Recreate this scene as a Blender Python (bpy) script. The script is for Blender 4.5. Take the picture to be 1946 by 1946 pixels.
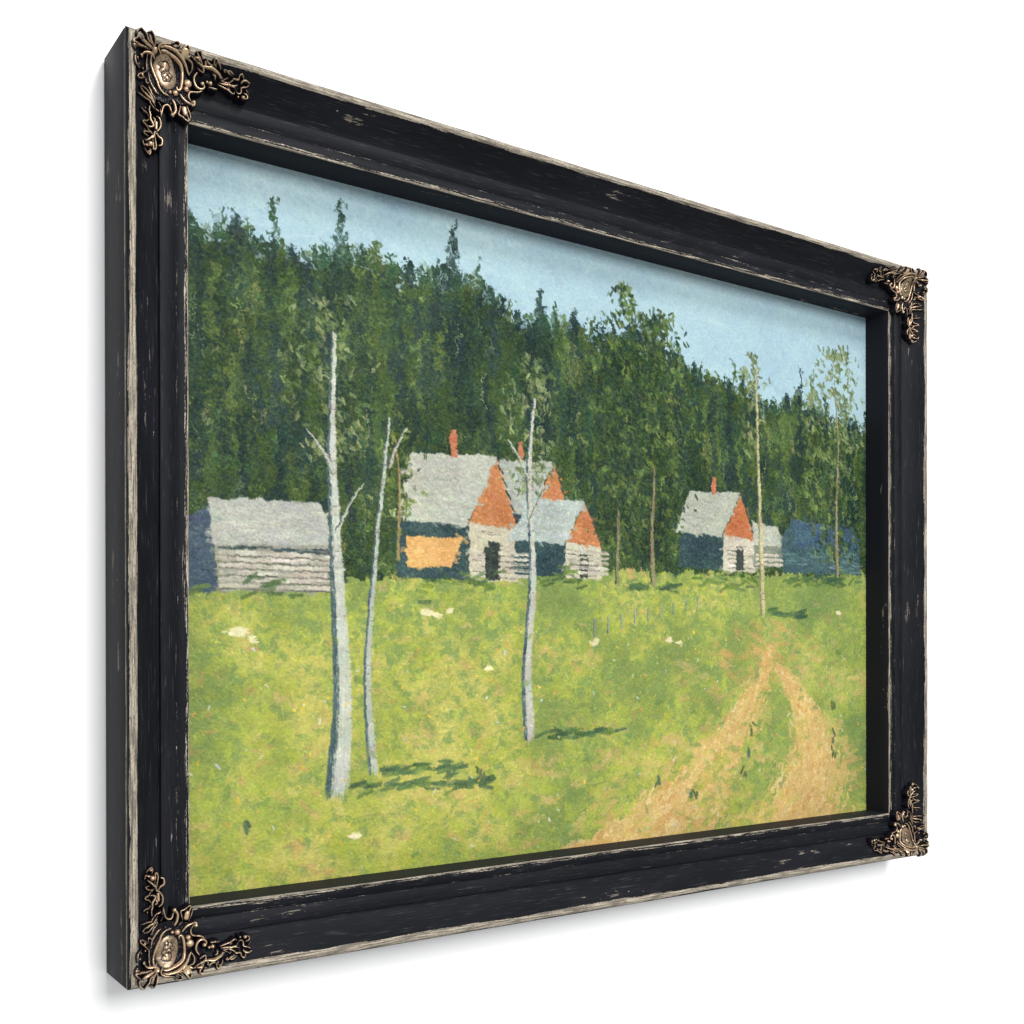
import bpy, math, random
import numpy as np
from mathutils import Matrix, Vector

WORLD = 0.68                  # even white studio light
LAMPS = [                     # name, location, target, width, height, power, colour
    ('softbox_front', (0.6, -5.3, 2.4), (0.7, 0.08, 0.5), 1.8, 1.8, 255),
    ('softbox_key', (1.2, -2.5, 3.6), (0.5, 0.08, 0.5), 1.2, 1.0, 95),
    ('softbox_fill', (-2.4, -1.8, 1.2), (0.5, 0.08, 0.5), 0.6, 1.6, 12),
]
EXPO = 1.44                   # light falling on the canvas, so that paint colours are true albedos

scene = bpy.context.scene
for o in list(bpy.data.objects):
    bpy.data.objects.remove(o)

# ------------------------------------------------------------------ camera
W, H = 1.3546, 1.0            # outer size of the frame (picture units = metres)
D = 0.083                     # frame depth; front of the frame is y = 0, the wall is y = D
YAW, PITCH, ROLL = 0.6061, 0.0025, -0.0018
CAM = (-0.3382, -1.1875, 0.3532)
F_PX, SHIFT_PX = 2143.76, 266.59


def cam_matrix():
    cy, sy = math.cos(YAW), math.sin(YAW)
    r0 = np.array([[cy, -sy, 0], [0, 0, -1], [sy, cy, 0]])
    a, b = PITCH, ROLL
    rp = np.array([[1, 0, 0], [0, math.cos(a), -math.sin(a)], [0, math.sin(a), math.cos(a)]])
    rr = np.array([[math.cos(b), -math.sin(b), 0], [math.sin(b), math.cos(b), 0], [0, 0, 1]])
    r = rr @ rp @ r0
    x, y, z = r[0], -r[1], -r[2]
    m = Matrix(((x[0], y[0], z[0], CAM[0]), (x[1], y[1], z[1], CAM[1]), (x[2], y[2], z[2], CAM[2]), (0, 0, 0, 1)))
    return m


cd = bpy.data.cameras.new('camera')
cam = bpy.data.objects.new('camera', cd)
scene.collection.objects.link(cam)
cam.matrix_world = cam_matrix()
cd.sensor_fit = 'HORIZONTAL'
cd.sensor_width = 36
cd.lens = F_PX / 1946 * 36
cd.shift_y = SHIFT_PX / 1946
cd.clip_start = 0.02
cd.clip_end = 100
scene.camera = cam

# ------------------------------------------------------------------ light
world = bpy.data.worlds.new('World')
scene.world = world
world.use_nodes = True
bg = world.node_tree.nodes['Background']
bg.inputs['Color'].default_value = (0.98, 0.99, 1.0, 1)
bg.inputs['Strength'].default_value = WORLD


def softbox(name, loc, target, sx, sy, power, col=(1, 1, 1)):
    ld = bpy.data.lights.new(name, 'AREA')
    ld.shape = 'RECTANGLE'
    ld.size, ld.size_y = sx, sy
    ld.energy = power
    ld.color = col
    o = bpy.data.objects.new(name, ld)
    scene.collection.objects.link(o)
    o.location = loc
    d = Vector(target) - Vector(loc)
    o.rotation_euler = d.to_track_quat('-Z', 'Y').to_euler()
    return o


for args in LAMPS:
    softbox(*args)

vs = scene.view_settings
vs.view_transform = 'Standard'
vs.look = 'None'
vs.exposure = 0
vs.gamma = 1
vs.use_curve_mapping = False

# traced strands of the corner casting: (width 1e-5, points 1e-4 from the corner)
ORN= [(184,[(114,111),(72,152),(67,177),(136,163),(191,159),(248,166)]),(263,[(120,173),(181,158)]),(131,[(133,106),(192,131),(282,159)]),(114,[(154,105),(219,129),(288,153)]),(166,[(95,88),(110,40),(153,-2),(172,31),(194,58),(220,101),(267,125)]),(131,[(212,52),(239,91),(276,127),(299,148)]),(175,[(222,29),(256,-7),(272,32),(282,70),(296,114),(296,134)]),(456,[(307,166)]),(175,[(382,185),(355,160),(337,135),(348,113),(392,98),(452,84)]),(245,[(360,129),(401,117),(456,118),(521,129),(593,162),(639,196),(669,233),(699,270)]),(289,[(375,153),(416,151),(476,163),(545,184),(599,217),(625,268),(625,347),(613,430),(594,464),(571,461),(568,438)]),(149,[(652,157),(694,167),(717,193),(721,229),(699,270)]),(131,[(461,82),(505,43),(542,46),(539,77),(510,94),(475,98)]),(166,[(503,110),(553,117),(578,101),(607,67),(635,40),(646,73),(651,116),(629,129)]),(745,[(612,124)]),(219,[(601,140),(647,146),(676,129)]),(201,[(321,222),(301,201),(274,191),(238,192),(205,202),(172,254)]),(315,[(172,254)]),(237,[(284,205),(287,251),(306,324),(333,389),(361,446),(379,496),(421,540),(481,556)]),(114,[(243,207),(242,296),(246,378)]),(114,[(237,367),(199,411),(134,473),(119,509),(165,492),(231,435)]),(315,[(185,449)]),(175,[(265,372),(274,425),(283,459),(324,526),(347,561)]),(123,[(231,453),(241,494),(283,464)]),(333,[(495,514)]),(526,[(552,506)]),(228,[(112,319)]),(193,[(131,371)]),(193,[(191,375)]),(175,[(105,206),(65,205),(84,241)]),(123,[(82,296),(87,374),(135,404)]),(701,[(689,364)]),(482,[(670,433)]),(169,[(152,585),(183,609),(229,613),(287,630),(319,670),(339,705)]),(146,[(171,566),(239,559),(279,592),(311,628),(335,670)]),(169,[(267,519),(287,550),(299,583),(327,611),(339,644)]),(138,[(125,672),(165,666),(219,663),(271,659),(291,690),(335,738)]),(345,[(229,613),(291,633)]),(169,[(299,494),(327,522),(347,549),(376,569)]),(138,[(375,650),(404,695)]),(161,[(393,718),(403,796)]),(184,[(403,780),(416,712),(432,675),(465,658),(493,671),(505,708),(518,721)]),(253,[(522,586),(543,621),(555,666),(551,708),(526,743),(510,735)]),(368,[(520,749)]),(222,[(605,506),(629,536),(663,563),(713,578),(738,580)]),(176,[(805,423),(755,439),(717,450),(698,480),(700,516),(729,557)]),(383,[(754,552)]),(215,[(759,541),(759,574),(738,592)]),(130,[(567,577),(604,608)]),(728,[(650,649),(662,694)]),(130,[(629,654),(666,693),(691,736),(695,768)]),(130,[(609,627),(596,688),(590,726),(629,740),(670,766),(695,768),(716,717),(700,660),(679,608)]),(207,[(279,721),(274,767),(286,812),(286,852),(306,887),(318,916),(286,936),(266,934)]),(138,[(170,798),(200,808),(242,807),(266,829)]),(184,[(221,769)]),(146,[(266,861),(246,887),(200,912),(194,933),(242,940),(262,967),(302,989)]),(184,[(355,805),(383,826),(395,867),(391,913),(362,961),(346,973)]),(422,[(347,876),(346,941)]),(184,[(318,831),(334,851),(322,883)]),(138,[(306,1004),(278,991),(228,1007),(199,1037),(217,1040),(262,1039)]),(192,[(310,1023),(278,1063),(227,1103)]),(138,[(187,1129),(199,1161),(237,1146),(286,1134)]),(460,[(288,1115)]),(261,[(245,1144)]),(161,[(310,1063),(318,1109),(318,1158),(334,1166),(346,1118),(334,1041),(330,981)]),(207,[(350,988),(374,1018),(403,1035),(411,1062),(403,1100),(378,1110)]),(146,[(211,1193),(245,1216),(277,1228),(289,1193),(281,1167)]),(245,[(269,1202)]),(268,[(334,976),(310,1047)]),(230,[(343,732),(371,748)]),(153,[(692,128),(730,146),(766,160),(808,171),(839,187),(844,220),(806,210),(776,197)]),(169,[(721,128),(763,130),(791,153)]),(146,[(735,86),(752,107),(777,125),(800,146),(825,173)]),(130,[(738,82),(770,67),(789,97),(809,122)]),(184,[(844,141)]),(184,[(851,155)]),(130,[(849,117),(867,136),(902,148),(936,147)]),(253,[(834,174),(876,174),(925,170),(973,183),(1013,198),(1042,215)]),(146,[(958,148),(940,131),(931,104),(947,93),(978,113),(1008,139),(1018,158)]),(169,[(961,122),(964,152)]),(238,[(780,237),(759,272),(755,314),(768,356),(797,384),(839,385),(869,356),(865,324)]),(383,[(848,325)]),(123,[(950,210),(980,221),(984,249)]),(261,[(899,290)]),(383,[(937,295)]),(169,[(950,341),(980,350)]),(146,[(1014,282),(1070,295),(1135,310),(1183,335),(1204,333),(1209,310)]),(161,[(1031,264),(1096,263),(1183,255),(1235,240)]),(130,[(1053,241),(1118,244),(1169,218),(1182,199),(1233,195),(1234,166),(1255,148),(1284,170),(1292,200)]),(146,[(1061,239),(1119,202)]),(176,[(1036,222),(1061,218)]),(192,[(1056,156),(1074,169)]),(138,[(1065,149),(1124,173),(1164,185)]),(107,[(1096,151),(1133,155),(1180,174)]),(184,[(1274,218),(1280,202),(1317,187),(1366,197)]),(138,[(1360,213),(1340,233),(1288,250),(1288,288),(1270,314),(1240,310),(1218,270)]),(130,[(1345,255),(1372,286)]),(146,[(1319,292),(1354,308),(1358,340),(1323,359)]),(353,[(1310,345)]),(215,[(1253,353)]),(138,[(1139,288),(1161,299)]),(176,[(847,403),(797,430),(734,439)]),(230,[(924,340),(1010,337)]),(307,[(1139,255),(1205,261)])]
WEB= [(304, 170), (382, 127), (507, 149), (634, 197), (680, 285), (727, 389), (718, 509), (679, 590), (537, 628), (421, 637), (305, 600), (251, 477), (231, 301), (243, 207)]
MED= [(377, 195), (324, 272), (352, 384), (435, 490), (528, 463), (552, 345), (508, 230), (442, 198)]

# ------------------------------------------------------------------ helpers
def tag(o, label=None, cat=None, kind=None):
    if label: o['label'] = label
    if cat: o['category'] = cat
    if kind: o['kind'] = kind
    return o


def link(name, me, mat, parent=None):
    o = bpy.data.objects.new(name, me)
    scene.collection.objects.link(o)
    if mat: me.materials.append(mat)
    if parent: o.parent = parent
    return o


class Nodes:
    """small helper for building node trees"""
    def __init__(self, name):
        self.m = bpy.data.materials.new(name)
        self.m.use_nodes = True
        self.t = self.m.node_tree
        self.b = self.t.nodes['Principled BSDF']

    def n(self, kind, **kw):
        x = self.t.nodes.new(kind)
        for k, v in kw.items(): setattr(x, k, v)
        return x

    def put(self, sock, v):
        if isinstance(v, (int, float)): sock.default_value = v
        elif isinstance(v, tuple): sock.default_value = v
        else: self.t.links.new(v, sock)

    def math(self, op, a, b=0.0, c=0.0, clamp=False):
        x = self.n('ShaderNodeMath', operation=op, use_clamp=clamp)
        self.put(x.inputs[0], a); self.put(x.inputs[1], b); self.put(x.inputs[2], c)
        return x.outputs[0]

    def noise(self, vec, scale=1.0, detail=3.0, rough=0.55, dist=0.0):
        x = self.n('ShaderNodeTexNoise', noise_dimensions='3D')
        self.put(x.inputs['Vector'], vec)
        x.inputs['Scale'].default_value = scale
        x.inputs['Detail'].default_value = detail
        x.inputs['Roughness'].default_value = rough
        x.inputs['Distortion'].default_value = dist
        return x.outputs[0]

    def vec(self, x, y, z=0.0):
        c = self.n('ShaderNodeCombineXYZ')
        self.put(c.inputs[0], x); self.put(c.inputs[1], y); self.put(c.inputs[2], z)
        return c.outputs[0]

    def ramp(self, v, a, b):
        x = self.n('ShaderNodeMapRange', interpolation_type='SMOOTHSTEP')
        self.put(x.inputs['Value'], v)
        x.inputs['From Min'].default_value = a
        x.inputs['From Max'].default_value = b
        return x.outputs[0]

    def mix(self, f, a, b):
        x = self.n('ShaderNodeMix', data_type='RGBA')
        self.put(x.inputs[0], f); self.put(x.inputs[6], a); self.put(x.inputs[7], b)
        return x.outputs[2]


# ------------------------------------------------------------------ wall
mw = Nodes('white_wall_paint')
mw.b.inputs['Base Color'].default_value = (0.88, 0.88, 0.88, 1)
mw.b.inputs['Roughness'].default_value = 0.9
mw.b.inputs['Specular IOR Level'].default_value = 0.1
me = bpy.data.meshes.new('wall')
t_ = D + 0.0015
me.from_pydata([(x, y, z) for y in (t_, t_ + 0.1) for x, z in ((-8, -6), (12, -6), (12, 8), (-8, 8))], [],
               [(0, 1, 2, 3), (7, 6, 5, 4), (0, 4, 5, 1), (1, 5, 6, 2), (2, 6, 7, 3), (3, 7, 4, 0)])
tag(link('wall', me, mw.m), 'plain bright white wall behind the framed picture', 'wall', 'structure')

# ------------------------------------------------------------------ the picture
root = bpy.data.objects.new('framed_painting', None)
scene.collection.objects.link(root)
root.location = (W / 2, D, 0)
tag(root, 'landscape painting in a distressed black wooden frame with ornate bronze corners', 'framed painting')
ROOT_INV = Matrix.Translation((-W / 2, -D, 0))


def part(name, me, mat, parent=root, label=None):
    o = link(name, me, mat, parent)
    if label: o['label'] = label
    return o


def mesh_np(name, verts, faces, smooth=True):
    """verts Nx3 world coordinates, faces Mx4; stored relative to the picture's base"""
    v = np.asarray(verts, np.float32) - np.array([W / 2, D, 0], np.float32)
    f = np.asarray(faces, np.int32)
    me = bpy.data.meshes.new(name)
    me.vertices.add(len(v)); me.vertices.foreach_set('co', v.ravel())
    me.loops.add(f.size); me.loops.foreach_set('vertex_index', f.ravel())
    me.polygons.add(len(f))
    me.polygons.foreach_set('loop_start', np.arange(0, f.size, 4, dtype=np.int32))
    me.polygons.foreach_set('loop_total', np.full(len(f), 4, np.int32))
    me.update(calc_edges=True)
    me.polygons.foreach_set('use_smooth', np.full(len(f), smooth))
    me.validate()
    return me


# ---- profiles: (inset u, depth d), v = arc length used by the wear shader
def arc_pts():
    pts = [(0.0012, D), (0.0, D - 0.0015), (0.0, 0.05), (0.0, 0.0062), (0.0009, 0.0052), (0.0009, 0.0045), (0.0, 0.0036),
           (0.0002, 0.0016), (0.0012, -0.0002), (0.003, -0.0018), (0.0055, -0.0028), (0.0075, -0.0026), (0.0092, -0.0014), (0.0105, 0.0002)]
    for k in range(1, 13):                                       # hollow of the moulding
        a = k / 12
        pts.append((0.0105 + 0.0300 * a, 0.0002 + 0.0248 * (1 - (1 - a) ** 1.32)))
    pts.append((0.0418, 0.0252))
    return pts


MOULD = arc_pts()
LINER = [(0.0411, 0.0270), (0.0411, 0.0226), (0.0413, 0.0220), (0.0420, 0.0217), (0.0590, 0.0226), (0.0592, 0.0229), (0.0594, 0.0226),
         (0.0716, 0.0232), (0.0727, 0.0236), (0.0732, 0.0246), (0.0733, 0.040), (0.0735, 0.0712), (0.0735, 0.0760)]


def vlen(p):
    r = [0.0]
    for a, b in zip(p[:-1], p[1:]): r.append(r[-1] + math.hypot(b[0] - a[0], b[1] - a[1]))
    return r


def corner_xyz(side, s, u, d):
    """side 0 top, 1 right, 2 bottom, 3 left; s in 0..1 along it, mitred"""
    if side == 0: return (u + s * (W - 2 * u), d, H - u)
    if side == 2: return (W - u - s * (W - 2 * u), d, u)
    if side == 1: return (W - u, d, H - u - s * (H - 2 * u))
    return (u, d, u + s * (H - 2 * u))


rng = np.random.default_rng(7)


def rail(name, side, prof, mat):
    n = 260
    L = W if side in (0, 2) else H
    vl = vlen(prof)
    # slow wobble of hand-planed wood
    ph = rng.uniform(0, 6.28, 4)
    V, UV = [], []
    for i in range(n + 1):
        s = i / n
        for (u, d), v in zip(prof, vl):
            x, y, z = corner_xyz(side, s, u, d)
            w = 0.00022 * math.sin(17 * s * L + ph[0]) + 0.00016 * math.sin(61 * s * L + ph[1] + v * 40)
            if v > 0.075: y += w * (1 if d < 0.02 else 0.3)
            V.append((x, y, z)); UV.append((side * 3.7 + s * L, v))
    m = len(prof)
    F = [(i * m + j, (i + 1) * m + j, (i + 1) * m + j + 1, i * m + j + 1) for i in range(n) for j in range(m - 1)]
    me = mesh_np(name, V, F)
    uvl = me.uv_layers.new(name='grain')
    li = np.empty(len(me.loops), np.int32); me.loops.foreach_get('vertex_index', li)
    uvl.data.foreach_set('uv', np.array(UV, np.float32)[li].ravel())
    # hard edges where the profile turns sharply
    return part(name, me, mat)


def wood(name, edges, scratch, spec=0.5, inner=0.0):
    """black paint rubbed through to grey-beige wood; edges = [(v, width, amount, patchiness)]"""
    k = Nodes(name)
    uv = k.n('ShaderNodeUVMap', uv_map='grain').outputs[0]
    sp = k.n('ShaderNodeSeparateXYZ'); k.put(sp.inputs[0], uv)
    U, V = sp.outputs[0], sp.outputs[1]
    streak = k.noise(k.vec(k.math('MULTIPLY', U, 22), k.math('MULTIPLY', V, 620)), 1, 5, 0.65, 0.3)
    fine = k.noise(k.vec(k.math('MULTIPLY', U, 240), k.math('MULTIPLY', V, 1500)), 1, 3, 0.6)
    patch = k.noise(k.vec(k.math('MULTIPLY', U, 5.5), k.math('MULTIPLY', V, 30)), 1, 2, 0.5)
    small = k.noise(k.vec(k.math('MULTIPLY', U, 26), k.math('MULTIPLY', V, 110)), 1, 3, 0.6)
    score = None
    for ve, w, amt, pat in edges:
        ww = k.math('MULTIPLY_ADD', k.math('SUBTRACT', patch, 0.5), w * pat * 4, w)
        ww = k.math('MAXIMUM', k.math('MULTIPLY_ADD', k.math('SUBTRACT', small, 0.5), w * pat * 2.5, ww), w * 0.3)
        g = k.math('DIVIDE', k.math('ABSOLUTE', k.math('SUBTRACT', V, ve)), ww)
        g = k.math('MULTIPLY', k.math('SUBTRACT', 1.0, k.ramp(g, 0.35, 1.5)), amt)
        score = g if score is None else k.math('MAXIMUM', score, g)
    # random rubbed places away from the edges
    rub = k.math('MULTIPLY', k.ramp(small, 0.52, 0.66), k.ramp(patch, 0.53, 0.64))
    rub = k.math('MULTIPLY', rub, scratch)
    score = k.math('MAXIMUM', score, rub)
    grain = k.math('MULTIPLY_ADD', streak, 0.65, k.math('MULTIPLY', fine, 0.35))
    mask = k.ramp(k.math('ADD', score, k.math('MULTIPLY', k.math('SUBTRACT', grain, 0.5), 2.4)), 0.46, 0.60)
    # sparse chips
    vor = k.n('ShaderNodeTexVoronoi'); k.put(vor.inputs['Vector'], k.vec(k.math('MULTIPLY', U, 60), k.math('MULTIPLY', V, 110)))
    vor.inputs['Scale'].default_value = 1.0
    chip = k.math('MULTIPLY', k.math('SUBTRACT', 1.0, k.ramp(vor.outputs['Distance'], 0.05, 0.10)), k.ramp(patch, 0.60, 0.66))
    mask = k.math('MAXIMUM', mask, chip)
    bare = k.mix(k.ramp(streak, 0.36, 0.62), (0.085, 0.072, 0.060, 1), (0.42, 0.37, 0.29, 1))
    bare = k.mix(k.ramp(fine, 0.34, 0.5), (0.09, 0.078, 0.066, 1), bare)
    bare = k.mix(k.math('MULTIPLY', k.ramp(small, 0.50, 0.66), 0.75), bare, (0.11, 0.095, 0.078, 1))
    black = k.mix(k.ramp(patch, 0.4, 0.65), (0.0040, 0.0048, 0.0066, 1), (0.0070, 0.0074, 0.0105, 1))
    black = k.mix(k.math('MULTIPLY', k.ramp(streak, 0.53, 0.70), k.math('MULTIPLY_ADD', k.ramp(small, 0.48, 0.62), 0.7, 0.2)), black, (0.055, 0.054, 0.060, 1))
    if inner: black = k.mix(k.ramp(V, edges[0][0] + 0.001, edges[0][0] + 0.003), black, (0.0135, 0.0140, 0.0185, 1))  # inner wall's black lightened by colour, standing in for light there
    k.put(k.b.inputs['Base Color'], k.mix(mask, black, bare))
    k.put(k.b.inputs['Roughness'], k.math('MULTIPLY_ADD', mask, 0.25, k.math('MULTIPLY_ADD', streak, 0.25, 0.42)))
    k.put(k.b.inputs['Specular IOR Level'], k.math('MULTIPLY_ADD', k.ramp(V, edges[0][0] + 0.002, edges[0][0] + 0.004), -spec * inner, spec))
    bp = k.n('ShaderNodeBump'); bp.inputs['Strength'].default_value = 0.5; bp.inputs['Distance'].default_value = 0.0005
    k.put(bp.inputs['Height'], k.math('MULTIPLY_ADD', mask, -0.8, streak))
    k.t.links.new(bp.outputs[0], k.b.inputs['Normal'])
    return k.m


vm = vlen(MOULD)
v_bead = vm[10] + 0.0004
m_mould = wood('distressed_black_moulding', [(v_bead, 0.0050, 1.15, 0.45), (vm[3] - 0.0001, 0.0010, 0.95, 0.9)], 0.60, 0.10)
vl_ = vlen(LINER)
m_liner = wood('distressed_black_liner', [(vl_[8] + 0.0002, 0.0013, 1.1, 0.8), (vl_[8] - 0.002, 0.0035, 0.45, 0.9), (vl_[6], 0.002, 0.3, 0.9)], 0.52, 0.10, 0.4)
names = ('top', 'right', 'bottom', 'left')
for s_ in range(4):
    mo = rail('moulding', s_, MOULD, m_mould)
    mo['label'] = 'black outer moulding with worn bare wood edge, %s side of the frame' % names[s_]
    li_ = rail('liner', s_, LINER, m_liner)
    li_['label'] = 'flat black inner liner with a rubbed edge, %s side of the frame' % names[s_]
# back board closing the frame
bb = mesh_np('backing_board', [(0.02, 0.0775, 0.02), (W - 0.02, 0.0775, 0.02), (W - 0.02, 0.0775, H - 0.02), (0.02, 0.0775, H - 0.02),
                               (0.02, 0.0815, 0.02), (W - 0.02, 0.0815, 0.02), (W - 0.02, 0.0815, H - 0.02), (0.02, 0.0815, H - 0.02)],
             [(0, 1, 2, 3), (7, 6, 5, 4), (0, 4, 5, 1), (1, 5, 6, 2), (2, 6, 7, 3), (3, 7, 4, 0)], False)
kb = Nodes('brown_board'); kb.b.inputs['Base Color'].default_value = (0.12, 0.08, 0.05, 1); kb.b.inputs['Roughness'].default_value = 0.8
part('backing_board', bb, kb.m)

# ------------------------------------------------------------------ corner castings
def surf(m):
    us = [p[0] for p in MOULD[7:]] + [0.0425, 0.0725, 0.0727]
    ds = [p[1] for p in MOULD[7:]] + [0.0218, 0.0232, 0.0300]
    return np.interp(m, us, ds)


def inside(px, py, poly):
    c = np.zeros(px.shape, bool)
    n = len(poly)
    for i in range(n):
        x1, y1 = poly[i]; x2, y2 = poly[(i + 1) % n]
        if y1 == y2: continue
        c ^= ((y1 > py) != (y2 > py)) & (px < (x2 - x1) * (py - y1) / (y2 - y1) + x1)
    return c


def smooth_poly(pts, k=8):
    """Catmull-Rom through the points"""
    if len(pts) < 3: return pts
    P = [np.array(p, float) for p in pts]
    P = [2 * P[0] - P[1]] + P + [2 * P[-1] - P[-2]]
    out = []
    for i in range(1, len(P) - 2):
        for j in range(k):
            t = j / k
            out.append(0.5 * (2 * P[i] + (P[i + 1] - P[i - 1]) * t + (2 * P[i - 1] - 5 * P[i] + 4 * P[i + 1] - P[i + 2]) * t * t
                              + (3 * P[i] - P[i - 1] - 3 * P[i + 1] + P[i + 2]) * t ** 3))
    out.append(P[-2])
    return out


CELL = 0.00042
A0, NG = -0.003, 360
ax = A0 + CELL * np.arange(NG)
GA, GB = np.meshgrid(ax, ax)             # a to the inside along x, b along the other side
relief = np.zeros((NG, NG)); near = np.full((NG, NG), 1.0)


def ridge(pts, w):
    """raise a rounded, tapering bronze strand"""
    r0 = max(w / 2, 0.0010)
    P = smooth_poly(pts)
    n = len(P)
    if n == 1: P = [P[0], P[0]]; n = 2
    blob = len(pts) == 1
    R = [r0 * (1 if blob else (0.55 + 0.45 * math.sin(math.pi * (0.12 + 0.8 * i / (n - 1))))) for i in range(n)]
    hgt = 0.0020 + min(r0, 0.0026) * 1.15
    for i in range(n - 1):
        (x1, y1), (x2, y2) = P[i], P[i + 1]
        m = R[i] + 0.0022
        i0 = max(int((min(x1, x2) - m - A0) / CELL), 0); i1 = min(int((max(x1, x2) + m - A0) / CELL) + 2, NG)
        j0 = max(int((min(y1, y2) - m - A0) / CELL), 0); j1 = min(int((max(y1, y2) + m - A0) / CELL) + 2, NG)
        a, b = GA[j0:j1, i0:i1], GB[j0:j1, i0:i1]
        dx, dy = x2 - x1, y2 - y1
        q = dx * dx + dy * dy
        t = np.clip(((a - x1) * dx + (b - y1) * dy) / q, 0, 1) if q > 0 else 0
        d = np.hypot(a - x1 - t * dx, b - y1 - t * dy)
        r = R[i] + (R[i + 1] - R[i]) * t
        k = hgt * np.sqrt(np.clip(1 - (d / r) ** 2, 0, 1)) * (r / r0) ** 0.7
        sub = relief[j0:j1, i0:i1]; np.maximum(sub, k, out=sub)
        sub = near[j0:j1, i0:i1]; np.minimum(sub, d - r, out=sub)


for w_, pts_ in ORN:
    ridge([(a * 1e-4, b * 1e-4) for a, b in pts_], w_ * 1.32e-5)
web = inside(GA, GB, [(a * 1e-4, b * 1e-4) for a, b in WEB])
near[web] = np.minimum(near[web], -0.0005)
# the arms: a thin dark web between the strands
gn = np.random.default_rng(3).normal(0, 1, (60, 60))


def upsample(g, n):
    x = np.linspace(0, g.shape[0] - 1.001, n); i = x.astype(int); f = x - i
    f = f * f * (3 - 2 * f)
    g1 = g[i] * (1 - f)[:, None] + g[i + 1] * f[:, None]
    return g1[:, i] * (1 - f) + g1[:, i + 1] * f


tex = upsample(gn, NG)
foot = near < 0.0012
thick = np.clip((0.0012 - near) / 0.0012, 0, 1) ** 0.5 * 0.0022 + 0.0006 * np.clip(tex, -1, 2) * (relief < 0.001)
relief_all = thick + relief
# medallion oval (its own child mesh) sits in the web
MEDP = np.array([(a * 1e-4, b * 1e-4) for a, b in MED])
mc = MEDP.mean(0)
cov = np.cov((MEDP - mc).T); ev, ew = np.linalg.eigh(cov)
axis = ew[:, 1]; r_long = math.sqrt(ev[1] * 2) * 1.02; r_short = math.sqrt(ev[0] * 2) * 1.08


def med_local(a, b):
    x = (a - mc[0]) * axis[0] + (b - mc[1]) * axis[1]
    y = -(a - mc[0]) * axis[1] + (b - mc[1]) * axis[0]
    return x / r_long, y / r_short


lx, ly = med_local(GA, GB)
oval = lx ** 2 + ly ** 2
base_d = np.minimum(surf(np.maximum(np.minimum(GA, GB), 0)), 0.0155)     # the casting bridges the deepest part of the hollow
kern = np.ones(9) / 9
for _ in range(3):
    base_d = np.apply_along_axis(lambda r: np.convolve(np.pad(r, 4, 'edge'), kern, 'valid'), 0, base_d)
    base_d = np.apply_along_axis(lambda r: np.convolve(np.pad(r, 4, 'edge'), kern, 'valid'), 1, base_d)


def grid_mesh(name, mask, depth, hval, flipx, flipz):
    ok = mask
    idx = -np.ones(mask.shape, int); idx[ok] = np.arange(ok.sum())
    a, b = GA[ok], GB[ok]
    X = W - a if flipx else a
    Z = b if flipz else H - b
    V = np.stack([X, depth[ok], Z], 1)
    q = ok[:-1, :-1] & ok[1:, :-1] & ok[:-1, 1:] & ok[1:, 1:]
    f = np.stack([idx[:-1, :-1][q], idx[1:, :-1][q], idx[1:, 1:][q], idx[:-1, 1:][q]], 1)
    if flipx != flipz: f = f[:, ::-1]
    me = mesh_np(name, V, f)
    at = me.attributes.new('height', 'FLOAT', 'POINT')
    at.data.foreach_set('value', hval[ok].astype(np.float32))
    return me


def bronze(name, lo, hi, gold, dark):
    k = Nodes(name)
    h = k.n('ShaderNodeAttribute', attribute_name='height').outputs['Fac']
    co = k.n('ShaderNodeTexCoord').outputs['Object']
    nz = k.noise(co, 420, 4, 0.6)
    nz2 = k.noise(co, 90, 2, 0.5)
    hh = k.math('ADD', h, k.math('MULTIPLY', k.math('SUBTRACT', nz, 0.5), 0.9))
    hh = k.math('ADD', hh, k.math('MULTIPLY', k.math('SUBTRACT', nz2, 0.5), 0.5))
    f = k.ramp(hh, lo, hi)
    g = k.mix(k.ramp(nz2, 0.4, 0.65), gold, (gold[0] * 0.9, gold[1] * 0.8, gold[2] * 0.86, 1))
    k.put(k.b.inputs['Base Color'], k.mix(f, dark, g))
    k.put(k.b.inputs['Metallic'], k.math('MULTIPLY', f, 0.75))
    k.put(k.b.inputs['Roughness'], k.math('MULTIPLY_ADD', nz, 0.25, 0.15))
    k.put(k.b.inputs['Specular IOR Level'], k.math('MULTIPLY_ADD', f, 0.4, 0.12))
    bp = k.n('ShaderNodeBump'); bp.inputs['Strength'].default_value = 0.16; bp.inputs['Distance'].default_value = 0.0005
    k.put(bp.inputs['Height'], nz)
    k.t.links.new(bp.outputs[0], k.b.inputs['Normal'])
    return k.m


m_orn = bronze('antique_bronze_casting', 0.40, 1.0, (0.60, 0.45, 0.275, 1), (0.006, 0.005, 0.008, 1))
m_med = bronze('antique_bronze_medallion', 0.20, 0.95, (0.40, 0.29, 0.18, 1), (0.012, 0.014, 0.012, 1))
hn = np.clip(relief / 0.0040, 0, 1)
d_orn = base_d - relief_all - 0.0004
edge = near > 0.0004                                                     # skirt down to the moulding
d_orn = np.where(near > 0.0007, np.maximum(d_orn, surf(np.maximum(np.minimum(GA, GB), 0)) + 0.0006), d_orn)
for row in (0,):
    pass
hole = oval < 0.80
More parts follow.
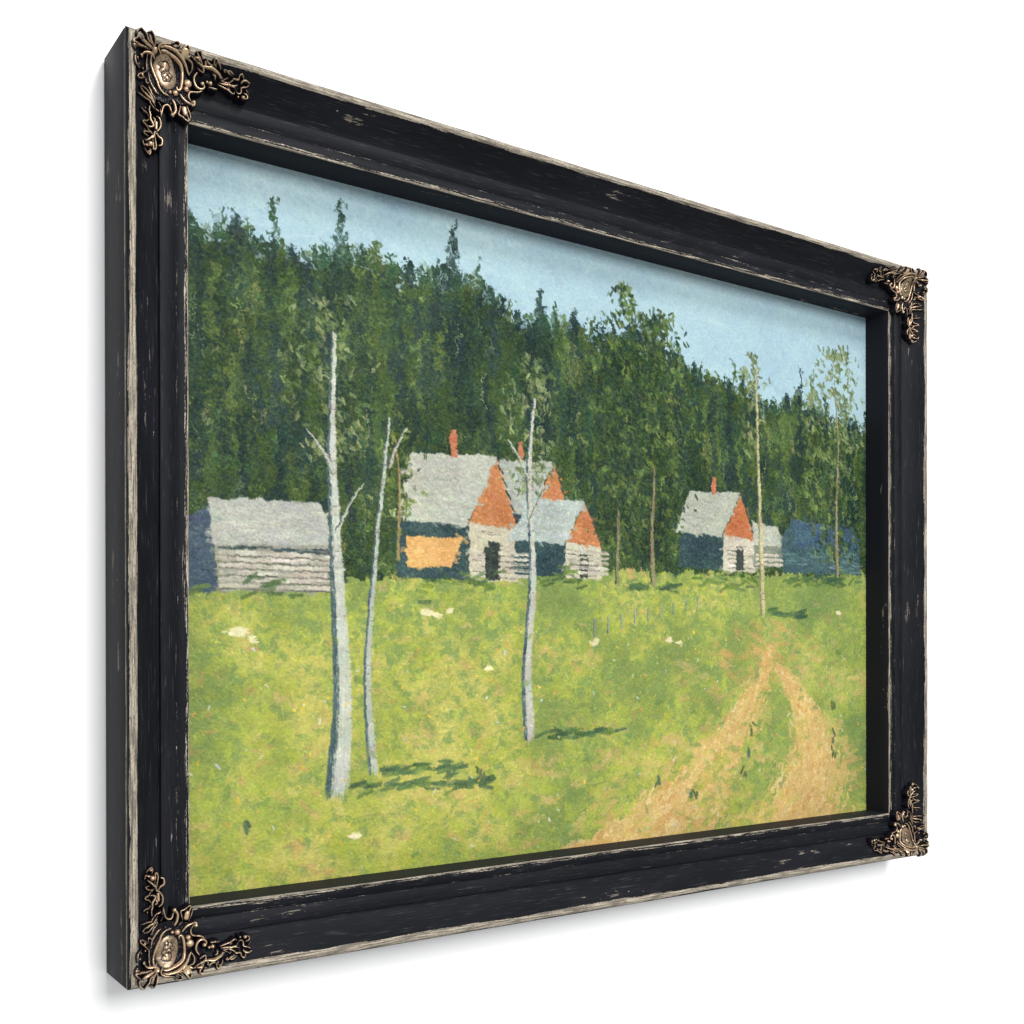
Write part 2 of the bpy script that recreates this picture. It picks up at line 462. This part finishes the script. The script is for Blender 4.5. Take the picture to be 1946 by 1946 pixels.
# medallion: a dome with a small worn portrait-like relief of lumps
dome = 0.0030 * np.sqrt(np.clip(1 - oval, 0, 1))
lum = np.zeros_like(dome); hm = np.full_like(dome, 0.62)
for (x, y, r, h) in [(-0.30, -0.10, .24, .0014), (-0.12, 0.18, .18, .0012), (0.05, -0.15, .16, .0015), (0.18, 0.12, .2, .0012),
                     (0.36, -0.05, .16, .0011), (-0.02, 0.02, .12, .0017), (-0.45, 0.15, .14, .0009), (0.42, 0.26, .12, .0009), (0.22, -0.32, .13, .0009)]:
    rr = np.hypot((lx - x), (ly - y) * 0.7) / r
    lum = np.maximum(lum, h * np.clip(1 - rr * rr, 0, 1))
    hm = np.where((rr > 0.95) & (rr < 1.3) & (oval < .45), hm - 0.35, hm)
hm = hm + lum / 0.0016 * 0.5 - 0.25 * (oval > .86)
d_med = base_d - 0.0030 - dome - lum
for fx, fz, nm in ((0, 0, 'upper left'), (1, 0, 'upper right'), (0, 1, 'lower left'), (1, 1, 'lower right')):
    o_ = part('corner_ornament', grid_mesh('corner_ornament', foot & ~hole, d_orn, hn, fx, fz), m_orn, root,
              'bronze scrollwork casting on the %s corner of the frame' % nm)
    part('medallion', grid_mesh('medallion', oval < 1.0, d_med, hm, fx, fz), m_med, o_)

# ------------------------------------------------------------------ the painted canvas (a generic country landscape)
PW, PH = W - 2 * 0.0725, H - 2 * 0.0725
NX, NY = 1380, 975
prng = np.random.default_rng(11)


def lin(c):
    c = np.asarray(c, float) / 255
    return np.where(c <= 0.04045, c / 12.92, ((c + 0.055) / 1.055) ** 2.4)


def fnoise(cx, cy, seed):
    r = np.random.default_rng(seed)
    g = r.random((cy + 2, cx + 2))
    y = np.linspace(0, cy, NY); x = np.linspace(0, cx, NX)
    j = y.astype(int); i = x.astype(int); fy = (y - j)[:, None]; fx = (x - i)
    fy = fy * fy * (3 - 2 * fy); fx = fx * fx * (3 - 2 * fx)
    a = g[j][:, i] * (1 - fx) + g[j][:, i + 1] * fx
    b = g[j + 1][:, i] * (1 - fx) + g[j + 1][:, i + 1] * fx
    return a * (1 - fy) + b * fy


img = np.zeros((NY, NX, 3)); hgt = np.zeros((NY, NX))
bristle = np.random.default_rng(5).normal(0, 1, 4096)
bristle = np.convolve(bristle, [.25, .5, .25], 'same')


def stroke(x, y, ang, ln, wd, col, alpha=0.9, bend=0.0, jit=6, rough=0.35, h=1.0):
    """one brush mark; x, y, ln, wd in pixels, ang in radians, col sRGB 0-255"""
    r = ln / 2 + wd
    x0, x1 = int(max(x - r, 0)), int(min(x + r + 1, NX)); y0, y1 = int(max(y - r, 0)), int(min(y + r + 1, NY))
    if x1 <= x0 or y1 <= y0: return
    yy, xx = np.mgrid[y0:y1, x0:x1]
    dx, dy = xx - x, yy - y
    c, s = math.cos(ang), math.sin(ang)
    u = dx * c + dy * s; v = -dx * s + dy * c
    v = v - bend * (u * u) / max(ln, 1)
    k = int(prng.integers(0, 3800))
    bi = bristle[k + np.clip((v * 1.3 + 60).astype(int), 0, 200)]
    e = np.maximum(np.abs(u) - (ln / 2 - wd * 0.3) - bi * wd * 0.25, 0)
    d = np.sqrt(e * e + v * v) / (wd / 2)
    m = np.clip((1 - d) * 2.2, 0, 1) * np.clip(alpha * (1 + rough * bi), 0, 1)
    cc = np.array(col, float) + prng.normal(0, jit, 3) * 0.5 + prng.normal(0, jit)
    cc = cc[None, None] + (bi * jit * 0.45)[..., None]
    img[y0:y1, x0:x1] += (cc - img[y0:y1, x0:x1]) * m[..., None]
    hg = hgt[y0:y1, x0:x1]
    hg += (h * (0.6 + 0.35 * bi + 0.5 * np.clip(d, 0, 1) ** 4) - hg) * m * 0.8


def poly(pts, col, soft=0.004, jit=5, alpha=1.0):
    """flat patch with slightly ragged edges; pts in 0..1 canvas coordinates"""
    p = np.array(pts); x0, y0 = p.min(0) - .02; x1, y1 = p.max(0) + .02
    i0, i1 = int(max(x0 * NX, 0)), int(min(x1 * NX, NX)); j0, j1 = int(max(y0 * NY, 0)), int(min(y1 * NY, NY))
    yy, xx = np.mgrid[j0:j1, i0:i1]
    wob = (NZ3[j0:j1, i0:i1] - .5) * soft * .9 + (NZ4[j0:j1, i0:i1] - .5) * .0012
    m = inside(xx / NX + wob, yy / NY + wob * 1.3, [tuple(q) for q in p])
    n_ = ((NZ3[j0:j1, i0:i1] - .5) * 2 * jit)[..., None]
    m0 = m; m = m.astype(float); m[1:-1, 1:-1] = (m0[1:-1, 1:-1] * 2. + m0[:-2, 1:-1] + m0[2:, 1:-1] + m0[1:-1, :-2] + m0[1:-1, 2:]) / 6
    alpha = alpha * m[..., None]
    img[j0:j1, i0:i1] = np.where(m[..., None] > 0, img[j0:j1, i0:i1] * (1 - alpha) + alpha * (np.array(col, float) + n_), img[j0:j1, i0:i1])
    ar = max(m.sum(), 1)
    hgt[j0:j1, i0:i1] *= 1 - m
    for _ in range(int(ar / 110) + 2):                          # worked over with the brush
        for _t in range(8):
            x = int(prng.integers(0, m.shape[1])); y = int(prng.integers(0, m.shape[0]))
            if m0[y, x]: break
        else: continue
        L_ = min(22, math.sqrt(ar) * .4)
        stroke(x + i0, y + j0, prng.normal(.1, .35), L_, max(L_ * .35, 2.5), np.array(col, float) + prng.normal(0, 7) + prng.normal(0, 3, 3), .42, 0, 3, .7, 1.4)


NZ1 = fnoise(9, 7, 1); NZ2 = fnoise(30, 22, 2); NZ3 = fnoise(130, 95, 3); NZ4 = fnoise(420, 300, 4)
S, T = np.meshgrid(np.linspace(0, 1, NX), np.linspace(0, 1, NY))
pick = lambda L: L[int(prng.integers(0, len(L)))]
SKY = [(168, 197, 206), (174, 202, 209), (163, 192, 203), (176, 204, 208), (170, 198, 210)]
WOOD_ = [(54, 74, 40), (38, 62, 48), (66, 84, 40), (30, 52, 50), (44, 74, 50), (58, 80, 38), (36, 56, 36), (32, 56, 52)]
WOODL = [(96, 122, 62), (84, 112, 52), (112, 136, 76), (74, 112, 74), (126, 140, 72)]
MEAD = [(130, 150, 82), (144, 158, 80), (156, 168, 78), (164, 174, 78), (172, 182, 74), (180, 180, 84), (190, 180, 96)]
SAND = [(206, 172, 108), (216, 184, 120), (196, 158, 96), (210, 176, 102), (222, 196, 140)]


def hill(s):
    return 0.10 + 0.045 * s + 0.15 * max(s - 0.35, 0) ** 1.0 + 0.012 * math.sin(19 * s) + 0.008 * math.sin(47 * s + 2)


def ground(s): return 0.575 - 0.06 * s + 0.006 * math.sin(9 * s)


def track(t):
    """centre and half width of the sandy track at height t"""
    a = min(max((t - 0.66) / 0.36, 0), 1)
    return 0.80 - 0.085 * math.sin(a * 3.0) * (1 - a) - 0.02 * a, 0.012 + 0.20 * a ** 1.6


hl = np.array([hill(s) for s in S[0]]); gl = np.array([ground(s) for s in S[0]])
img[:] = SKY[0]
img[T > hl] = WOOD_[0]
img[T > gl] = MEAD[0]
# sky: short criss-cross scumbles
for _ in range(1500):
    x = prng.random() * NX; y = prng.random() * NY * (hill(x / NX) + .01)
    stroke(x, y, prng.normal(0.1, .8), prng.uniform(16, 46), prng.uniform(7, 14), pick(SKY), .55, prng.normal(0, .3), 2.2, .3, .8)
# wooded hill
xs = prng.random(9000) * NX
ts = prng.random(9000)
order = np.argsort(ts)
for q in order:
    x = xs[q]; s = x / NX
    t0, t1 = hill(s), ground(s)
    t = t0 - .012 + (t1 - t0 + .012) * ts[q]
    y = t * NY
    v = NZ2[min(int(y), NY - 1), min(int(x), NX - 1)] * .6 + NZ1[min(int(y), NY - 1), min(int(x), NX - 1)] * .4
    if prng.random() < (v - .30) * .62: c = pick(WOODL)
    else: c = WOOD_[int(min(max((1 - v) * 8 + prng.normal(0, 1.6), 0), 7))]
    vert = prng.random() < .72
    stroke(x, y, (math.pi / 2 if vert else 0) + prng.normal(0, .35), prng.uniform(6, 17), prng.uniform(5, 11), c, .5, prng.normal(0, .12), 5, .6, 1)
for _ in range(5200):
    s = prng.random(); t = hill(s) + (ground(s) - hill(s)) * prng.random()
    x, y = s * NX, t * NY
    v = NZ2[min(int(y), NY - 1), min(int(x), NX - 1)]
    stroke(x, y, prng.random() * 3, prng.uniform(3, 8), prng.uniform(2.5, 4.5), pick(WOODL) if prng.random() < (v - .2) * 1.0 else pick(WOOD_), .42, 0, 7, .6, 1.2)
# upright conifer masses, back rows first
def spruce(s, tb, hh, ww, c, alpha=.42):
    n = int(16 + hh * 420)
    for k in range(n):
        f = (k + prng.random()) / n
        w = ww * (1 - f) ** .8 * (.7 + .3 * math.sin(f * 40))
        stroke((s + prng.uniform(-1, 1) * w) * NX, (tb - f * hh) * NY, prng.choice([-1, 1]) * prng.uniform(.6, 1.3), prng.uniform(7, 13), prng.uniform(4, 8), c, alpha, 0, 4, .6, 1.1)


for tt in sorted(prng.random(330)):
    s = prng.random(); tb = hill(s) + .05 + (ground(s) - hill(s) - .05) * tt
    d = prng.random()
    c = (30, 50, 44) if d < .3 else (34, 56, 52) if d < .40 else pick(WOOD_) if d < .8 else pick([(78, 98, 46), (92, 110, 56), (70, 92, 52)])
    spruce(s, tb, prng.uniform(.06, .14), prng.uniform(.008, .018), c)
# tree tops on the skyline
s = 0.0
while s < 1.0:
    t0 = hill(s); hh = prng.uniform(.006, .022) if prng.random() < .93 else prng.uniform(.03, .045)
    c = pick(WOOD_[1:5])
    for k in range(int(12 + hh * 900)):
        f = prng.random() ** 1.2
        w = (1 - f) * (.010 if hh < .03 else .007)
        stroke((s + prng.normal(0, w * .5 + .0006)) * NX, (t0 + .014 - f * (hh + .014)) * NY, math.pi / 2 + prng.normal(0, .5), 10, 4.5, c, .7, 0, 7, .5, 1)
    s += prng.uniform(.009, .026)
# darker vertical gaps and pale trunks inside the wood
for _ in range(170):
    s = prng.random(); t = prng.uniform(hill(s) + .05, ground(s) - .03)
    stroke(s * NX, t * NY, math.pi / 2 + prng.normal(0, .08), prng.uniform(30, 80), prng.uniform(7, 16), (30, 52, 52), .55, 0, 5)
for _ in range(75):
    s = prng.random(); t = prng.uniform(hill(s) + .05, ground(s) - .04)
    stroke(s * NX, t * NY, math.pi / 2 + prng.normal(0, .07), prng.uniform(20, 70), prng.uniform(1.8, 3), pick([(150, 140, 92), (122, 120, 80), (140, 150, 96)]), .55, prng.normal(0, .2), 8)
# meadow
for _ in range(8000):
    x = prng.random() * NX; s = x / NX
    t = ground(s) + (1.01 - ground(s)) * prng.random() ** .9
    y = t * NY
    v = .6 * NZ1[min(int(y), NY - 1), min(int(x), NX - 1)] + .4 * NZ2[min(int(y), NY - 1), min(int(x), NX - 1)] + prng.normal(0, .12)
    c = MEAD[int(min(max((v - .18) * 10.5, 0), 6))]
    if prng.random() < .05: c = pick([(188, 160, 98), (196, 168, 110), (190, 150, 100)])
    if s > .72: c = tuple(np.array(c) * .96 + np.array([-6, 0, 6]))
    stroke(x, y, prng.normal(0.0, .8), prng.uniform(9, 24) * (.6 + t * .6), prng.uniform(7, 17) * (.5 + t * .7), c, .40, prng.normal(0, .08), 3.5, .7, 1)
# sandy track: two ruts
RUTS = [[(.40, 1.03, .10), (.50, 1.0, .085), (.60, .965, .07), (.665, .90, .045), (.715, .84, .030), (.755, .775, .020), (.785, .715, .012), (.80, .665, .008)],
        [(.83, 1.02, .075), (.865, .95, .050), (.885, .88, .034), (.880, .81, .022), (.850, .755, .014), (.815, .700, .009)]]
for ru in RUTS:
    R_ = smooth_poly([np.array(q) for q in ru], 20)
    for _ in range(2600):
        i_ = int(len(R_) * (1 - prng.random() ** .55)) if prng.random() < .9 else int(prng.integers(0, len(R_)))
        i_ = min(max(i_, 0), len(R_) - 2)
        s0, t0, w0 = R_[i_]; s1, t1, _w = R_[i_ + 1]
        ang = math.atan2((t1 - t0) * NY, (s1 - s0) * NX)
        o = float(np.clip(prng.normal(0, .42), -1.1, 1.1))
        stroke((s0 + o * w0 * 1.75) * NX, (t0 + abs(o) * w0 * .3) * NY, ang + prng.normal(0, .22), prng.uniform(14, 44) * (.35 + w0 * 8), prng.uniform(6, 14) * (.35 + w0 * 7), pick(SAND), .6, 0, 5, .5, 1.2)
for _ in range(70):
    t = prng.uniform(.62, .74); stroke((.79 + prng.normal(0, .04)) * NX, t * NY, prng.normal(0.3, .3), 30, 11, pick([(200, 156, 100), (190, 158, 92)]), .35, 0, 4)
for _ in range(420):                                            # worn, sandy patches in the grass
    t = prng.uniform(.66, 1.0); s = prng.uniform(.15, 1.0)
    if prng.random() > (s - .05) * (t - .5) * 2.6 or NZ2[min(int(t * NY), NY - 1), min(int(s * NX), NX - 1)] < .5: continue
    for _k in range(3): stroke((s + prng.normal(0, .01)) * NX, (t + prng.normal(0, .006)) * NY, prng.normal(0, .4), prng.uniform(16, 36), prng.uniform(9, 18), pick([(198, 168, 108), (190, 160, 100), (204, 178, 116), (186, 178, 96)]), .4, 0, 4, .7)
for _ in range(160):
    t = prng.uniform(.84, 1.0); stroke((.72 + prng.normal(0, .045) + (t - .9) * .1) * NX, t * NY, prng.normal(0, .7), 26, 12, pick(MEAD + SAND[:2]), .45, 0, 4)


# dragged, broken edges of real paint: the wet layers shift against each other
def warp(a, dx, dy):
    jj = np.clip(np.arange(NY)[:, None] + dy, 0, NY - 1).astype(int); ii = np.clip(np.arange(NX)[None, :] + dx, 0, NX - 1).astype(int)
    return a[jj, ii]


NA, NB, NC, ND = fnoise(230, 160, 21), fnoise(230, 160, 22), fnoise(70, 50, 23), fnoise(70, 50, 24)
NE, NF = fnoise(620, 440, 25), fnoise(620, 440, 26)
amp = np.where(T > gl, .65, 1.15)
wx = ((NA - .5) * 9 + (NC - .5) * 8 + (NE - .5) * 5) * amp; wy = ((NB - .5) * 9 + (ND - .5) * 8 + (NF - .5) * 5) * amp
img = warp(img, wx, wy); hgt = warp(hgt, wx, wy)


# ---- simple farm buildings (own arrangement)
def grain(x0, t0, x1, t1, col, n, w=3.0, ang=0.0, jit=8, ln=30):
    for _ in range(n):
        stroke(prng.uniform(x0, x1) * NX, prng.uniform(t0, t1) * NY, ang + prng.normal(0, .06), prng.uniform(.4, 1) * ln, w, col, .6, 0, jit, .5, 1.2)


def cottage(s, t, w, h, wall, gable, roof, chim=True, dark=(52, 74, 76)):
    """gable end to the right, long roof to the left; s,t = bottom left corner"""
    e = w * .42
    poly([(s, t - h * .45), (s + w - e, t - h * .47), (s + w - e, t), (s, t)], dark, .003, 8)
    poly([(s + w - e, t - h * .47), (s + w, t - h * .42), (s + w, t), (s + w - e, t + .004)], wall, .003, 8)
    grain(s + w - e + .008, t - h * .4, s + w - .008, t - .004, (120, 112, 96), 14, 2.2, 0, 8, 26)
    poly([(s + w - e, t - h * .47), (s + w - e * .45, t - h), (s + w, t - h * .42)], gable, .003, 8)
    poly([(s - .006, t - h * .45), (s + .018, t - h * .98), (s + w - e * .45, t - h * 1.03), (s + w - e - .004, t - h * .43)], roof, .003, 7)
    grain(s + .015, t - h * .9, s + w - e - .01, t - h * .5, tuple(np.array(roof) * .93), 16, 6, .1, 5, 40)
    for k in range(7):
        a = k / 6; stroke((s + w - e * .45 + e * .5 * a) * NX, (t - h * 1.02 + h * .62 * a) * NY, .93, 16, 4, (62, 70, 62), .8, 0, 5)
    poly([(s + w - e * .62, t - h * .32), (s + w - e * .38, t - h * .31), (s + w - e * .38, t), (s + w - e * .62, t)], (48, 58, 54), .002, 5)
    if chim:
        poly([(s + w * .42, t - h * 1.2), (s + w * .48, t - h * 1.2), (s + w * .48, t - h * .98), (s + w * .42, t - h * .98)], (190, 122, 88), .003, 8)


def logs(x0, t0, x1, t1, n, base=(196, 190, 172)):
    for k in range(n):
        t = t0 + (t1 - t0) * (k + .5) / n; hh = (t1 - t0) / n * NY
        x = x0
        while x < x1:
            stroke((x + .012) * NX, t * NY, prng.normal(0, .03), 30, hh * .8, np.array(base) + prng.normal(0, 12), .85, 0, 5, .5, 1.6)
            x += .018
        for _ in range(int((x1 - x0) * 90)):
            stroke(prng.uniform(x0, x1) * NX, (t + hh * .5 / NY) * NY, 0, prng.uniform(10, 30), 2.4, (104, 104, 92), .6, 0, 8)


# long low barn at the left edge
poly([(.006, .50), (.036, .472), (.04, .590), (.008, .598)], (66, 84, 100), .003, 6)
poly([(.038, .525), (.158, .52), (.155, .588), (.042, .592)], (150, 150, 136), .003, 8)
logs(.042, .534, .155, .588, 6)
poly([(.032, .466), (.148, .462), (.164, .522), (.036, .528)], (176, 178, 168), .003, 6)
grain(.045, .476, .15, .515, (188, 188, 176), 26, 6, 0, 6, 40)
grain(.045, .529, .15, .534, (58, 78, 78), 22, 4, 0, 6, 40)
# farmhouses under the wood
cottage(.335, .520, .13, .15, (176, 172, 150), (190, 126, 80), (172, 178, 166))
cottage(.235, .562, .155, .190, (192, 184, 160), (190, 126, 80), (182, 184, 168))
cottage(.385, .552, .125, .125, (196, 190, 168), (184, 118, 76), (172, 182, 174))
logs(.330, .515, .385, .558, 5); logs(.462, .505, .505, .548, 5)
poly([(.345, .51), (.362, .51), (.362, .560), (.345, .560)], (48, 58, 54), .002, 5)
cottage(.635, .526, .135, .140, (198, 192, 172), (186, 114, 72), (178, 182, 164))
logs(.722, .482, .766, .522, 5)
poly([(.737, .487), (.750, .487), (.750, .524), (.737, .524)], (54, 62, 58), .002, 5)
poly([(.766, .436), (.815, .440), (.826, .478), (.770, .478)], (176, 180, 164), .003, 6)
poly([(.770, .478), (.822, .478), (.820, .516), (.770, .518)], (122, 128, 116), .003, 6)
logs(.772, .490, .82, .516, 3)
# long dark shed
poly([(.822, .466), (.842, .424), (.968, .430), (.985, .470), (.984, .522), (.824, .526)], (64, 90, 94), .003, 7)
poly([(.842, .424), (.968, .430), (.985, .472), (.852, .474)], (60, 86, 104), .003, 7)
for k in range(16): stroke((.85 + k * .0085) * NX, .45 * NY, 1.45, 30, 3, (74, 100, 114), .5, 0, 8)
grain(.83, .478, .98, .518, (92, 124, 120), 40, 4, 0, 9, 34)
poly([(.245, .500), (.318, .500), (.300, .545), (.247, .548)], (216, 168, 104), .003, 5)
for _ in range(120):                                            # scrub and shade at the foot of the walls
    s = pick([.02, .10, .28, .35, .45, .70, .75, .88, .94]) + prng.normal(0, .02)
    stroke(s * NX, (ground(s) + prng.normal(.012, .008)) * NY, prng.normal(0, .3), 22, 7, pick([(86, 110, 58), (64, 92, 56), (112, 134, 66)]), .6, 0, 7)


# ---- broad trees in the middle distance
def crown(s, t0, t1, w, n, cols, dens=1.0):
    n = int(n * 1.35)
    for _ in range(n):
        f = prng.random(); a = prng.normal(0, .42)
        ww = w * (math.sin(math.pi * (.10 + .82 * f)) ** .7)
        x, y = (s + a * ww) * NX, (t0 + (t1 - t0) * f) * NY
        g = NZ3[min(max(int(y), 0), NY - 1), min(max(int(x), 0), NX - 1)]
        if g < .32 * dens: continue
        c = pick(cols[1]) if (g > .58 and prng.random() < .6) else pick(cols[0])
        stroke(x, y, prng.normal(1.1, .7), prng.uniform(5, 12), prng.uniform(4, 8), c, .6, prng.normal(0, .15), 7, .6, 1.3)


DD = ([(36, 54, 34), (48, 68, 36), (32, 50, 42), (58, 76, 40)], [(84, 102, 50), (96, 114, 56), (72, 94, 50)])
DK = ([(40, 60, 34), (54, 76, 38), (34, 54, 42), (66, 86, 42)], [(104, 124, 60), (88, 112, 58), (118, 134, 70)])
LT = ([(92, 108, 66), (110, 124, 78), (78, 98, 60)], [(142, 150, 104), (128, 144, 96)])
crown(.592, .09, .51, .085, 1500, DD, .8); crown(.535, .13, .50, .07, 1100, DD, .8); crown(.60, .08, .42, .075, 420, DK, 1.2); crown(.545, .05, .20, .035, 260, DK, 1.2)
crown(.235, .34, .50, .03, 260, DK, 1.0)
crown(.935, .07, .34, .060, 700, LT, 1.2); crown(.935, .26, .50, .075, 620, DK, 1.0); crown(.885, .17, .40, .03, 240, LT, 1.3); crown(.885, .25, .42, .04, 300, DK, 1.1)


def trunk(pts, w0, w1, col=(178, 180, 160), dark=(66, 88, 92), n=60):
    P = smooth_poly([np.array(p, float) for p in pts], 14)
    m = len(P)
    for i in range(m - 1):
        a = i / (m - 1); w = w0 + (w1 - w0) * a
        (x1, y1), (x2, y2) = P[i], P[i + 1]
        ang = math.atan2((y2 - y1) * NY, (x2 - x1) * NX); L = math.hypot((y2 - y1) * NY, (x2 - x1) * NX) + w * .8
        x, y = (x1 + x2) / 2 * NX, (y1 + y2) / 2 * NY
        stroke(x, y, ang, L, w, col, .95, 0, 6, .4, 1.8)
        stroke(x - w * .34, y, ang, L, w * .38, dark, .75, 0, 6, .5, 1.4)
        if prng.random() < .5: stroke(x + w * .15, y + prng.uniform(-4, 4), prng.normal(0, .2), w * .6, 2.4, (110, 112, 98), .6, 0, 8)


trunk([(.592, .555), (.590, .47), (.594, .36)], 13, 6, (138, 128, 96), (60, 70, 58))
trunk([(.535, .555), (.537, .44)], 11, 6, (128, 122, 92), (60, 70, 58))
trunk([(.236, .535), (.238, .43), (.233, .36)], 7, 4, (150, 132, 88), (80, 84, 60))
trunk([(.936, .54), (.934, .40), (.938, .26), (.93, .16)], 10, 3, (146, 136, 104), (80, 92, 76))
# birches standing in the meadow
crown(.158, .16, .40, .06, 380, LT, 1.35); crown(.405, .20, .42, .05, 330, LT, 1.35); crown(.765, .12, .32, .035, 260, LT, 1.35)
trunk([(.166, .865), (.172, .74), (.166, .56), (.160, .38), (.163, .22)], 38, 7, (190, 194, 180))
trunk([(.405, .805), (.402, .70), (.410, .55), (.405, .40), (.412, .27)], 24, 6, (190, 190, 176))
trunk([(.206, .845), (.200, .70), (.212, .50), (.226, .33)], 17, 5, (176, 182, 170))
trunk([(.786, .60), (.782, .45), (.776, .28), (.774, .13)], 15, 4, (190, 180, 134), (120, 124, 96))
for (s, t, dx, dy) in [(.166, .5, .03, -.07), (.163, .42, -.03, -.06), (.407, .46, .028, -.06), (.405, .40, -.028, -.06), (.226, .4, .02, -.06)]:
    trunk([(s, t), (s + dx * .5, t + dy * .6), (s + dx, t + dy)], 7, 3)
for (s, t, L) in [(.18, .870, .12), (.30, .878, .05), (.42, .808, .12), (.22, .848, .10), (.79, .604, .08), (.55, .562, .09), (.83, .535, .12)]:   # shade under them
    for _ in range(26):
        stroke((s + prng.uniform(0, L)) * NX, (t + prng.normal(0, .004)) * NY, prng.normal(-.05, .15), 26, 7, pick([(70, 98, 62), (84, 112, 62), (58, 86, 66)]), .6, 0, 6)
# distant paddock posts, stones, tufts and flowers
for k in range(9):
    s = .50 + k * .021; t = .635 - k * .006
    stroke(s * NX, t * NY, math.pi / 2 + prng.normal(0, .05), 32 - k * 1.8, 5 - k * .2, (150, 160, 140), .9, 0, 8, .3, 1.6)
    stroke(s * NX - 2, t * NY, math.pi / 2, 30 - k * 1.8, 2, (70, 92, 84), .8, 0, 5)
for (s, t, r) in [(.06, .645, 13), (.075, .655, 7), (.27, .615, 10), (.285, .62, 8), (.30, .612, 7), (.62, .655, 7), (.635, .66, 6), (.50, .66, 8), (.35, .70, 7), (.94, .60, 7), (.185, .94, 9)]:
    for _ in range(5):
        stroke((s + prng.normal(0, .002)) * NX, (t + prng.normal(0, .002)) * NY, prng.normal(0, .3), r * 1.2, r, (222, 214, 170), .8, 0, 6, .3, 2)
for _ in range(260):
    s = prng.random(); t = prng.uniform(.64, .99)
    stroke(s * NX, t * NY, prng.random() * 3, prng.uniform(3, 7), prng.uniform(2.5, 4.5), pick([(222, 180, 70), (226, 190, 84), (206, 206, 170), (208, 150, 90), (190, 200, 190)]), .8, 0, 8, .3, 2)
for _ in range(90):
    s = prng.random(); t = prng.uniform(.62, .99)
    stroke(s * NX, t * NY, prng.normal(0, .5), prng.uniform(9, 18), prng.uniform(8, 14), pick([(112, 142, 74), (96, 128, 78), (120, 148, 72)]), .4, 0, 6)
for (s, t) in [(.07, .915), (.30, .865), (.32, .875), (.34, .86), (.76, .86), (.765, .82), (.925, .79), (.93, .84), (.925, .88), (.75, .90), (.66, .93), (.60, .90)]:
    for _ in range(3):
        stroke((s + prng.normal(0, .003)) * NX, (t + prng.normal(0, .006)) * NY, prng.normal(1.4, .4), prng.uniform(8, 15), prng.uniform(6, 10), pick([(82, 98, 62), (74, 98, 74), (92, 104, 56)]), .8, 0, 6, .3, 1.6)

img = warp(img, wx * .24, wy * .24); hgt = warp(hgt, wx * .24, wy * .24)
# slow drift of tone and hue, and a dry scumble of the next lighter and darker paint
img += ((NZ1 - .5) * 16)[..., None] * np.array([1, .9, .5]) + ((NZ2 - .5) * 13)[..., None] * np.array([.9, 1, .7]) * np.where(T > gl, 1, np.where(T > hl, 1.4, .35))[..., None]
stip = fnoise(690, 487, 31) - .5; stip2 = fnoise(345, 480, 32) - .5
img += ((stip * 22 + stip2 * 16) * np.where(T > gl, .6, np.where(T > hl, 1.1, .30)))[..., None] * np.array([1, 1, .75])
hgt += stip * 1.3 + stip2 * .8
spk = (fnoise(460, 325, 33) > .86) & (T > hl)
img[spk] += np.array([20, 19, 8])
# fine canvas weave and craquelure flecks
img += ((NZ4 - .5) * 9)[..., None] + prng.normal(0, 3.0, (NY, NX))[..., None]
fl = (prng.random((NY, NX)) > .9968) & (T < .5)
img[fl] *= .84
img = np.clip(img, 6, 244)
alb = lin(img) / EXPO
weave = (np.sin(np.arange(NX) * 2.1)[None, :] + np.sin(np.arange(NY) * 2.1)[:, None]) * .05
hmap = (hgt + weave + prng.normal(0, .06, (NY, NX))) * 0.00028

xs_ = 0.0725 + np.linspace(0, PW, NX); zs_ = H - 0.0725 - np.linspace(0, PH, NY)
XX, ZZ = np.meshgrid(xs_, zs_)
V = np.stack([XX.ravel(), (0.0712 - hmap).ravel(), ZZ.ravel()], 1)
I = np.arange(NX * NY).reshape(NY, NX)
F = np.stack([I[:-1, :-1].ravel(), I[1:, :-1].ravel(), I[1:, 1:].ravel(), I[:-1, 1:].ravel()], 1)
me = mesh_np('canvas', V, F)
ca = me.color_attributes.new('paint', 'FLOAT_COLOR', 'POINT')
ca.data.foreach_set('color', np.concatenate([alb.reshape(-1, 3), np.ones((NX * NY, 1))], 1).astype(np.float32).ravel())
kc = Nodes('oil_paint')
kc.put(kc.b.inputs['Base Color'], kc.n('ShaderNodeVertexColor', layer_name='paint').outputs[0])
kc.b.inputs['Roughness'].default_value = 0.62
kc.b.inputs['Specular IOR Level'].default_value = 0.12
part('canvas', me, kc.m, root, 'oil painted country landscape with wooded hill, meadow and pale tree trunks')

scene.render.engine = 'CYCLES'
